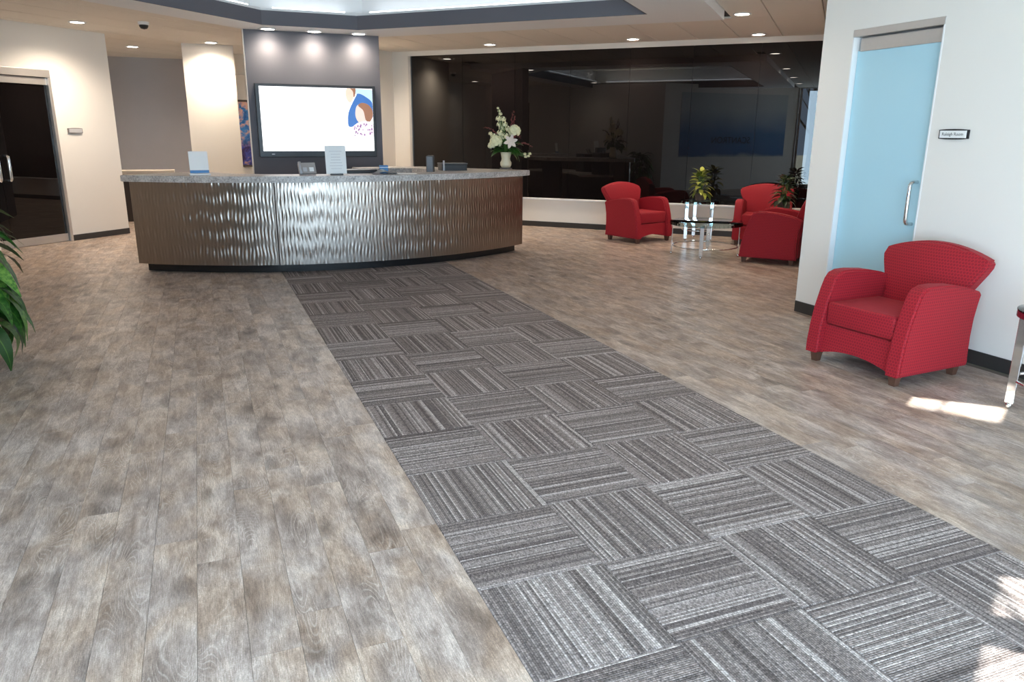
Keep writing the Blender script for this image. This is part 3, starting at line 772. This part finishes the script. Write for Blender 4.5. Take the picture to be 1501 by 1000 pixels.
dk('rear_panel', B(2.06, 3.0, 10.64, 10.68, 0, 1.03), DBODY)
# things on the desk
ZT_ = 1.10
hs = tag(empty('sign_holder', (.0, 9.35, ZT_), .12), 'white leaflet stand with a blue strip on the desk top', 'sign')
bm = bmesh.new(); bm2 = bmesh.new()
def sheet(w, h, th, z0, tilt):
    b_ = B(-w/2, w/2, -th/2, th/2, z0, z0+h); bmesh.ops.rotate(b_, verts=b_.verts, cent=(0, 0, 0), matrix=Matrix.Rotation(-tilt, 3, 'X')); return b_
mk('leaflet', sheet(.20, .205, .006, .055, .12), PAPER, hs); mk('blue_strip', sheet(.20, .032, .007, .022, .12), BLUEP, hs)
mk('base', B(-.11, .11, -.05, .06, 0, .018, .004), PAPER, hs)
ph = tag(empty('desk_phone', (1.14, 9.02, ZT_), .15), 'small beige desk phone beside the upright notice', 'phone')
bm = sheet(.19, .13, .04, .0, .45); bmesh.ops.translate(bm, verts=bm.verts, vec=(0, 0, .012)); mk('body', bm, PHONE, ph)
bm = bmesh.new(); tube(bm, [(-.088, -.055, .02), (-.094, -.03, .07), (-.088, .02, .145)], [.018, .013, .018], 10); mk('handset', bm, LGREY, ph, True)
bm = sheet(.05, .05, .01, .045, .45); bmesh.ops.translate(bm, verts=bm.verts, vec=(.045, -.024, .0)); mk('keypad', bm, PAPER, ph)
bm = sheet(.045, .05, .01, .045, .45); bmesh.ops.translate(bm, verts=bm.verts, vec=(-.03, -.024, .0)); mk('display', bm, LGREY, ph)
ns = tag(empty('notice_stand', (1.46, 9.0, ZT_), .02), 'tall white notice standing upright on the desk in front of the television', 'notice')
mk('notice', sheet(.235, .315, .004, .012, .10), PAPER, ns); mk('foot', B(-.07, .07, -.035, .05, 0, .016, .004), DGREY, ns)
for k in range(7): 
    bm = sheet(.10+.05*random.random(), .004, .0045, .07+k*.032, .10); bmesh.ops.translate(bm, verts=bm.verts, vec=(0, -.0006, 0)); mk('text_line', bm, LGREY, ns)
dt = tag(empty('document_tray', (1.78, 9.47, .74), .05), 'low black tray behind the upright notice', 'tray')
bm = bmesh.new(); box(bm, -.22, .22, -.14, .14, .0, .40, .012); mk('case', bm, BLACK, dt); bm = B(-.19, .19, -.144, -.13, .27, .35, .004); mk('slot', bm, DGREY, dt)
pp = tag(empty('paper_pile', (2.03, 9.08, ZT_), -.1), 'loose white papers lying near the middle of the desk top', 'papers')
bm = bmesh.new(); n0 = 12
vs = [[bm.verts.new((-.15+.3*i/n0, -.1+.2*j, .006+.045*math.exp(-((i/n0-.45)/.22)**2)*(1 if j else .5)+.003*j)) for j in (0, 1)] for i in range(n0+1)]
for i in range(n0): bm.faces.new((vs[i][0], vs[i+1][0], vs[i+1][1], vs[i][1]))
r_ = bmesh.ops.solidify(bm, geom=bm.faces[:], thickness=.003); mk('sheet', bm, PAPER, pp, True)
mk('sheet', B(.10, .38, -.08, .10, 0, .004), PAPER, pp); mk('clipboard', B(-.02, .13, -.105, -.02, 0, .008, .002), BLACK, pp)
td = tag(empty('blue_box', (2.06, 9.235, ZT_), -.1), 'small blue box standing behind the loose papers', 'box')
mk('carton', B(-.05, .05, -.035, .035, .0, .095, .004), BLUEP, td); mk('lid_edge', B(-.052, .052, -.037, .037, .068, .074), PAPER, td)
mn = tag(empty('monitor', (2.76, 9.62, .74), -.35), 'grey computer monitor seen from behind at the receptionist seat', 'monitor')
mk('shell', B(-.05, .04, -.14, .12, .28, .555, .012), DGREY, mn); mk('stand', B(-.03, .03, -.03, .03, .02, .32, .006), BLACK, mn); mk('foot', B(-.1, .1, -.09, .09, 0, .02, .005), BLACK, mn)
ft = tag(empty('file_tray', (3.10, 9.78, .74), -.05), 'black file tray with a grey rim beside the monitor', 'tray')
mk('bin', B(-.17, .17, -.12, .12, 0, .44, .01), BLACK, ft); mk('rim', B(-.175, .175, -.125, .125, .44, .455, .004), DGREY, ft)
bm = bmesh.new(); tube(bm, [(-.15, -.135, .30), (-.15, -.135, .49)], .012, 10); mk('post', bm, LGREY, ft, True)
# vase of flowers
VX, VY = 3.93, 9.96
vs_ = tag(empty('vase', (VX, VY, ZT_)), 'cream urn shaped vase on a dark foot at the end of the desk', 'vase')
bm = bmesh.new(); lathe(bm, [(.055, .018), (.075, .05), (.078, .085), (.062, .115), (.058, .14), (.066, .18), (.074, .225), (.068, .225), (.056, .17)], 32); mk('body', bm, VASE, vs_, True)
bm = bmesh.new(); lathe(bm, [(.085, 0), (.085, .012), (.06, .02)], 28); mk('foot', bm, DGREY, vs_, 'auto')
fl = tag(empty('flower_arrangement', (VX, VY, ZT_)), 'bouquet of cream flowers, a lily and green leaves in the vase', 'flowers')
vr = Vector((rr.x, rr.y, 0)).normalized(); vf = Vector((fw.x, fw.y, 0)).normalized()
def fp(a, z, dpt=0): return vr*a-vf*dpt+Vector((0, 0, z))
def leaf_mesh(name, L, wd, bend=.25, n=7, fold=.18):
    bm = bmesh.new(); uv = bm.loops.layers.uv.verify(); rows = []
    for i in range(n+1):
        t = i/n; w = wd*.5*math.sin(PI*min(1, t**.75*.97+.03))**.85 if 0 < i < n else wd*.02
        y = L*t*math.cos(bend*t); z = -L*bend*t*t*.8
        rows.append([bm.verts.new((-w, y, z+w*fold)), bm.verts.new((0, y, z)), bm.verts.new((w, y, z+w*fold))])
    for i in range(n):
        for k in (0, 1):
            f = bm.faces.new((rows[i][k], rows[i][k+1], rows[i+1][k+1], rows[i+1][k]))
            for l, (uu_, vv_) in zip(f.loops, ((k*.5, i/n), (k*.5+.5, i/n), (k*.5+.5, (i+1)/n), (k*.5, (i+1)/n))): l[uv].uv = (uu_, vv_)
    me = bpy.data.meshes.new(name); bm.to_mesh(me); bm.free()
    for p__ in me.polygons: p__.use_smooth = True
    return me
def put_leaf(me, m, parent, base, dirv, rollv=0, sc=1, name='leaf'):
    o = mko(name, me, m, parent); d_ = Vector(dirv).normalized()
    q = d_.to_track_quat('Y', 'Z'); o.rotation_mode = 'QUATERNION'
    from mathutils import Quaternion
    o.rotation_quaternion = q @ Quaternion((0, 1, 0), rollv); o.location = base; o.scale = (sc, sc, sc); return o
BL = leaf_mesh('leaf', .17, .095, .5); PT = leaf_mesh('petal', .045, .028, .5, 4, .3); LP = leaf_mesh('petal', .085, .034, .7, 6, .2)
def stem(p0, p1, r=.004):
    bm = bmesh.new(); p0, p1 = Vector(p0), Vector(p1); tube(bm, [p0, (p0+p1)/2+Vector((0, 0, .02)), p1], r, 6); mk('stem', bm, STEM, fl, True)
root = Vector((0, 0, .2))
PAT = {}
def blossom(c, r, n=26, m=PETAL, name='blossom'):       # a full round flower head: shells of petals joined into one part
    bm = bmesh.new()
    for k in range(n):
        t = (k+.5)/n; ph_ = math.acos(1-1.55*t); th = k*2.399
        d_ = Vector((math.sin(ph_)*math.cos(th), math.sin(ph_)*math.sin(th), math.cos(ph_)))
        q = d_.to_track_quat('Z', 'Y').to_matrix()
        vs = []
        for (px_, py_, pz_) in ((0, 0, .72), (.36, .16, .95), (.0, .46, 1.02), (-.36, .16, .95), (.22, -.3, .92), (-.22, -.3, .92)):
            vs.append(bm.verts.new(Vector(c)+q @ Vector((px_*r, py_*r, pz_*r))))
        for f in ((0, 1, 2), (0, 2, 3), (0, 4, 1), (0, 3, 5), (0, 5, 4)): bm.faces.new([vs[x] for x in f])
    lathe_c = bmesh.ops.create_icosphere(bm, subdivisions=2, radius=r*.62, matrix=Matrix.Translation(Vector(c)))
    mk(name, bm, m, fl, True); stem(root, c)
blossom(fp(-.135, .36, .05), .085, 34); blossom(fp(.115, .50, .02), .085, 34); blossom(fp(-.20, .31, .02), .05, 20)
for (a, z, r_) in ((-.11, .80, .018), (-.095, .765, .022), (-.075, .725, .026), (-.10, .66, .042), (-.04, .655, .042), (-.09, .585, .04), (-.02, .59, .042), (-.055, .54, .05), (.02, .53, .045), (-.08, .47, .048), (.0, .43, .05), (-.17, .43, .045), (-.21, .465, .03), (-.06, .42, .04)):
    blossom(fp(a, z, random.uniform(-.03, .05)), r_, 12)
c = fp(.065, .37, .10)
for k in range(6):
    a = k*PI/3+.25; u_ = vr*math.cos(a)+Vector((0, 0, math.sin(a))); w_ = -vr*math.sin(a)+Vector((0, 0, math.cos(a)))
    bm = bmesh.new(); L_ = .10; rows = []
    for i in range(6):
        t = i/5; wd_ = .026*math.sin(PI*min(1, .12+t*.88))**.8
        ctr_ = c+u_*L_*t-vf*(.05*math.sin(t*1.9))
        rows.append([bm.verts.new(ctr_-w_*wd_-vf*.004), bm.verts.new(ctr_), bm.verts.new(ctr_+w_*wd_-vf*.004)])
    for i in range(5):
        for q in (0, 1): bm.faces.new((rows[i][q], rows[i][q+1], rows[i+1][q+1], rows[i+1][q]))
    mk('lily_petal', bm, LILYM, fl, True)
stem(root, c)
for a, z, e in ((.26, .20, .04), (.31, .175, .04), (.33, .205, .02), (.27, .165, .06)): blossom(fp(a, z, e), .022, 10, PETAL, 'bud')
for a0, z0, a1, z1 in ((.06, .52, .10, .76), (.08, .52, .13, .70), (-.12, .46, -.30, .55), (.10, .42, .20, .42), (.18, .33, .36, .30)):
    bm = bmesh.new()
    for k in range(26):
        t = k/25; p__ = fp(a0+(a1-a0)*t, z0+(z1-z0)*t+.03*math.sin(t*PI))+Vector((random.uniform(-.012, .012), random.uniform(-.012, .012), random.uniform(-.008, .008)))
        bmesh.ops.create_icosphere(bm, subdivisions=1, radius=.011*(1-.5*t), matrix=Matrix.Translation(p__))
    mk('maroon_spray', bm, MAROON, fl, True); stem(root, fp(a0, z0), .003)
for k in range(30):
    sgn = 1 if k % 2 else -1
    a = sgn*(.03+.12*random.random()); z = .24+.12*random.random()
    d_ = vr*sgn*(.6+.5*random.random())+Vector((0, 0, random.uniform(-.55, .25)))-vf*random.uniform(-.3, .6)
    put_leaf(BL, LEAFR, fl, fp(a*.6, z, random.uniform(0, .06)), d_, random.uniform(-.6, .6), random.uniform(.8, 1.15))
# ------------------------------------------------------------------ red armchairs (local +x is forward)
def side_profile():
    pts = [(.365, .07), (.362, .15), (.348, .27), (.322, .40), (.285, .52), (.255, .595), (.225, .632), (.17, .650), (.08, .652), (-.08, .640), (-.22, .615), (-.345, .578), (-.362, .562), (-.345, .50), (-.325, .40), (-.318, .28), (-.322, .16), (-.33, .07)]
    return pts
def extr(poly, y0, y1, bev=.0, seg=3):
    bm = bmesh.new(); a = [bm.verts.new((x, y0, z)) for x, z in poly]; b_ = [bm.verts.new((x, y1, z)) for x, z in poly]; n = len(poly)
    fs = [bm.faces.new(a), bm.faces.new(b_[::-1])]
    for i in range(n): bm.faces.new((a[i], b_[i], b_[(i+1) % n], a[(i+1) % n]))
    bmesh.ops.recalc_face_normals(bm, faces=bm.faces)
    if bev: bmesh.ops.bevel(bm, geom=list(set(fs[0].edges) | set(fs[1].edges)), offset=bev, segments=seg, affect='EDGES')
    return bm
def build_chair():
    o = empty('armchair')
    def part(name, bm, m=FABRIC):
        bmesh.ops.recalc_face_normals(bm, faces=bm.faces); boxuv(bm); p__ = mk(name, bm, m, o, 'auto'); return p__
    for sg in (-1, 1):
        bm = extr(side_profile(), sg*.385, sg*.275, .014)
        part('arm', bm)
    # seat cushion
    bm = bmesh.new(); box(bm, -.20, .315, -.272, .272, .285, .44, .022, 3)
    for v in bm.verts:
        if v.co.z > .40: v.co.z += .014*(1-(v.co.y/.3)**2)
    part('seat_cushion', bm)
    # front rail, lower edge arched
    n = 14; low = [(.272*(2*i/n-1), .075+.045*(1-(2*i/n-1)**2)) for i in range(n+1)]
    bm = bmesh.new(); f = [bm.verts.new((.325, y, z)) for y, z in low]+[bm.verts.new((.305, y, .278)) for y in (.272, -.272)]
    k_ = [bm.verts.new((.28, v.co.y, v.co.z)) for v in f]
    bm.faces.new(f); bm.faces.new(k_[::-1])
    for i in range(len(f)): bm.faces.new((f[i], k_[i], k_[(i+1) % len(f)], f[(i+1) % len(f)]))
    part('front_rail', bm)
    # backrest: arched top, splayed wider than the seat
    bm = bmesh.new(); nz, ny = 10, 14; grid = {}
    for sd in (0, 1):
        for i in range(nz+1):
            t = i/nz
            for j in range(ny+1):
                w = 2*j/ny-1
                half = .268 if t < .38 else .268+.122*min(1, (t-.38)/.5)
                topz = .86-.085*w*w
                z = .30+(topz-.30)*t
                lean = -.19-.15*t-.02*t*t
                xx = lean+.035*(1-w*w)*math.sin(PI*t)*.6 if sd == 0 else lean-.135+.035*t
                if sd == 0: xx += -.018*(t > .98)
                grid[sd, i, j] = bm.verts.new((xx, w*half, z))
    for sd in (0, 1):
        for i in range(nz):
            for j in range(ny):
                q = (grid[sd, i, j], grid[sd, i, j+1], grid[sd, i+1, j+1], grid[sd, i+1, j]); bm.faces.new(q if sd else q[::-1])
    for i in range(nz):
        for j in (0, ny): bm.faces.new((grid[0, i, j], grid[0, i+1, j], grid[1, i+1, j], grid[1, i, j]))
    for j in range(ny):
        for i in (0, nz): bm.faces.new((grid[0, i, j], grid[0, i, j+1], grid[1, i, j+1], grid[1, i, j]))
    bmesh.ops.recalc_face_normals(bm, faces=bm.faces)
    es = [e_ for e_ in bm.edges if len(e_.link_faces) == 2 and e_.calc_face_angle(0) > .9]
    bmesh.ops.bevel(bm, geom=es, offset=.016, segments=3, affect='EDGES'); part('backrest', bm)
    part('back_panel', B(-.335, -.29, -.275, .275, .08, .60, .01))
    part('seat_base', B(-.29, .29, -.274, .274, .13, .28))
    for x in (-.27, .31):
        for y in (-.32, .32):
            bm = bmesh.new(); box(bm, -.03, .03, -.03, .03, 0, .07)
            for v in bm.verts:
                if v.co.z < .01: v.co.x *= .7; v.co.y *= .7
            f_ = mk('foot', bm, WOODF, o); f_.location = (x, y, 0)
    return o
ch = build_chair()
tag(ch, 'red dotted armchair standing alone beside the frosted blue door', 'armchair', 'red armchairs')
ch.location = (4.345, 3.74, 0); ch.rotation_euler.z = math.atan2(-.075, -.997)
def chair_at(x, y, fx, fy, label):
    c_ = copy_tree(ch); c_.location = (x, y, 0); c_.rotation_euler = (0, 0, math.atan2(fy, fx)); tag(c_, label, 'armchair', 'red armchairs'); return c_
chair_at(6.19, 10.13, .25, -.97, 'red armchair with its back to the dark glass, left of the glass tables')
p_ = ST(-.74, 10.32); chair_at(6.82, 7.78, -.62, .78, 'red armchair turned side on in front of the plant, right of the glass tables')
p_ = ST(-1.0, 11.97); chair_at(p_.x, p_.y, -.707, -.707, 'red armchair under the dark glass, partly hidden behind another armchair')
# ------------------------------------------------------------------ glass tables
def glass_table(loc, R, Hh, legs, label, rot=0, ringz=.12, straps=False, band=None, group='glass tables', full=False):
    o = tag(empty('glass_table', loc, rot), label, 'table', group)
    bm = bmesh.new(); lathe(bm, [(R-.004, Hh-.012), (R, Hh-.008), (R, Hh-.003), (R-.004, Hh)], 48); mk('glass_top', bm, TGLASS, o, 'auto')
    bm = bmesh.new(); n = 48
    if band is None: band = (0, 2*PI)
    a0, a1 = band; nn = max(6, int(n*(a1-a0)/(2*PI)))
    pts = [(math.cos(a0+(a1-a0)*k/nn), math.sin(a0+(a1-a0)*k/nn)) for k in range(nn+1)]
    for k in range(nn):
        (c0, s0), (c1, s1) = pts[k], pts[k+1]
        prism(bm, [(c0*(R-.02), s0*(R-.02)), (c0*(R-.002), s0*(R-.002)), (c1*(R-.002), s1*(R-.002)), (c1*(R-.02), s1*(R-.02))], Hh-.045, Hh-.0125)
    mk('edge_band', bm, BURG if full else TGLASS, o)
    for a in legs:
        bm = bmesh.new(); box(bm, -.006, .006, -.027, .027, .03, Hh-.013, .003); lg = mk('leg', bm, CHROME, o); lg.location = (math.cos(a)*(R-.035), math.sin(a)*(R-.035), 0); lg.rotation_euler = (0, 0, 3.25 if full else 4.07 if Hh > .5 else a)
        bm = bmesh.new(); lathe(bm, [(.012, 0), (.017, .008), (.017, .028), (.010, .034)], 14); mk('glide', bm, CHROME, lg, True)
    bm = bmesh.new(); tube(bm, [((R-.05)*math.cos(2*PI*k/40), (R-.05)*math.sin(2*PI*k/40), ringz) for k in range(40)], .009, 10, True); mk('ring_stretcher', bm, CHROME, o, True)
    return o
glass_table((6.27, 8.52, 0), .48, .45, [2.67, .85, -.78, -2.3], 'low round glass coffee table on chrome legs between the armchairs')
glass_table((7.07, 9.81, 0), .29, .605, [3.3, 4.9, 1.2], 'taller round glass side table carrying the yellow croton under the dark glass', ringz=.16)
glass_table((7.50, 8.47, 0), .24, .55, [.5, 2.6, 4.7], 'round glass side table holding the dark leafy plant between two armchairs')
glass_table((4.555, 2.68, 0), .285, .60, [math.atan2(.176, -.222), 4.6, .4], 'round glass side table with a burgundy edge beside the white wall', ringz=.17, full=True)
# ------------------------------------------------------------------ plants
def potted(name, loc, pot_r, pot_h, m, L, wd, n, label, zlo, zhi, spread, bend, pot=POTM, keep=None):
    o = tag(empty(name, loc), label, 'plant')
    bm = bmesh.new(); lathe(bm, [(pot_r*.72, 0), (pot_r*.95, pot_h*.7), (pot_r, pot_h), (pot_r*.93, pot_h), (pot_r*.88, pot_h*.86)], 28); mk('pot', bm, pot, o, 'auto')
    bm = bmesh.new(); lathe(bm, [(pot_r*.89, pot_h*.80), (pot_r*.89, pot_h*.87), (.0, pot_h*.89)], 20); mk('soil', bm, EARTH, o)
    me = leaf_mesh('leaf', L, wd, bend); me2 = leaf_mesh('leaf', L*.85, wd*1.15, bend*1.3)
    for k in range(n):
        t = (k+.5)/n; a = k*2.399+random.uniform(-.2, .2)
        z = zlo+(zhi-zlo)*t; r_ = spread*(1-.75*t)*random.uniform(.5, 1)
        base = Vector((math.cos(a)*r_*.45, math.sin(a)*r_*.45, z))
        up = -.35+1.5*t
        d_ = Vector((math.cos(a), math.sin(a), up+random.uniform(-.25, .25)))
        if keep and not keep(Vector(loc)+base+d_.normalized()*L): continue
        put_leaf(me if k % 2 else me2, m, o, base, d_, random.uniform(-.4, .4), random.uniform(.8, 1.15))
    bm = bmesh.new()
    for k in range(6):
        a = k*PI/3; tube(bm, [(.01*math.cos(a), .01*math.sin(a), pot_h*.8), (spread*.15*math.cos(a), spread*.15*math.sin(a), (zlo+zhi)/2), (spread*.3*math.cos(a+.4), spread*.3*math.sin(a+.4), zhi)], [.008, .006, .003], 6)
    mk('stems', bm, STEM, o, True); return o
potted('potted_croton', (7.07, 9.81, .605), .085, .10, LEAFY, .17, .075, 38, 'yellow green croton plant on the taller glass table', .10, .42, .20, .45)
potted('potted_plant', (7.50, 8.47, .55), .09, .13, LEAFD, .16, .055, 60, 'dark leafy plant between two red armchairs', .12, .46, .22, .5)
potted('floor_plant', (-1.58, 5.96, 0), .15, .34, LEAFG, .40, .13, 120, 'large green leafy plant at the edge of the plank floor', .30, 1.0, .5, .95, keep=lambda v: v.x+v.y > 4.0)
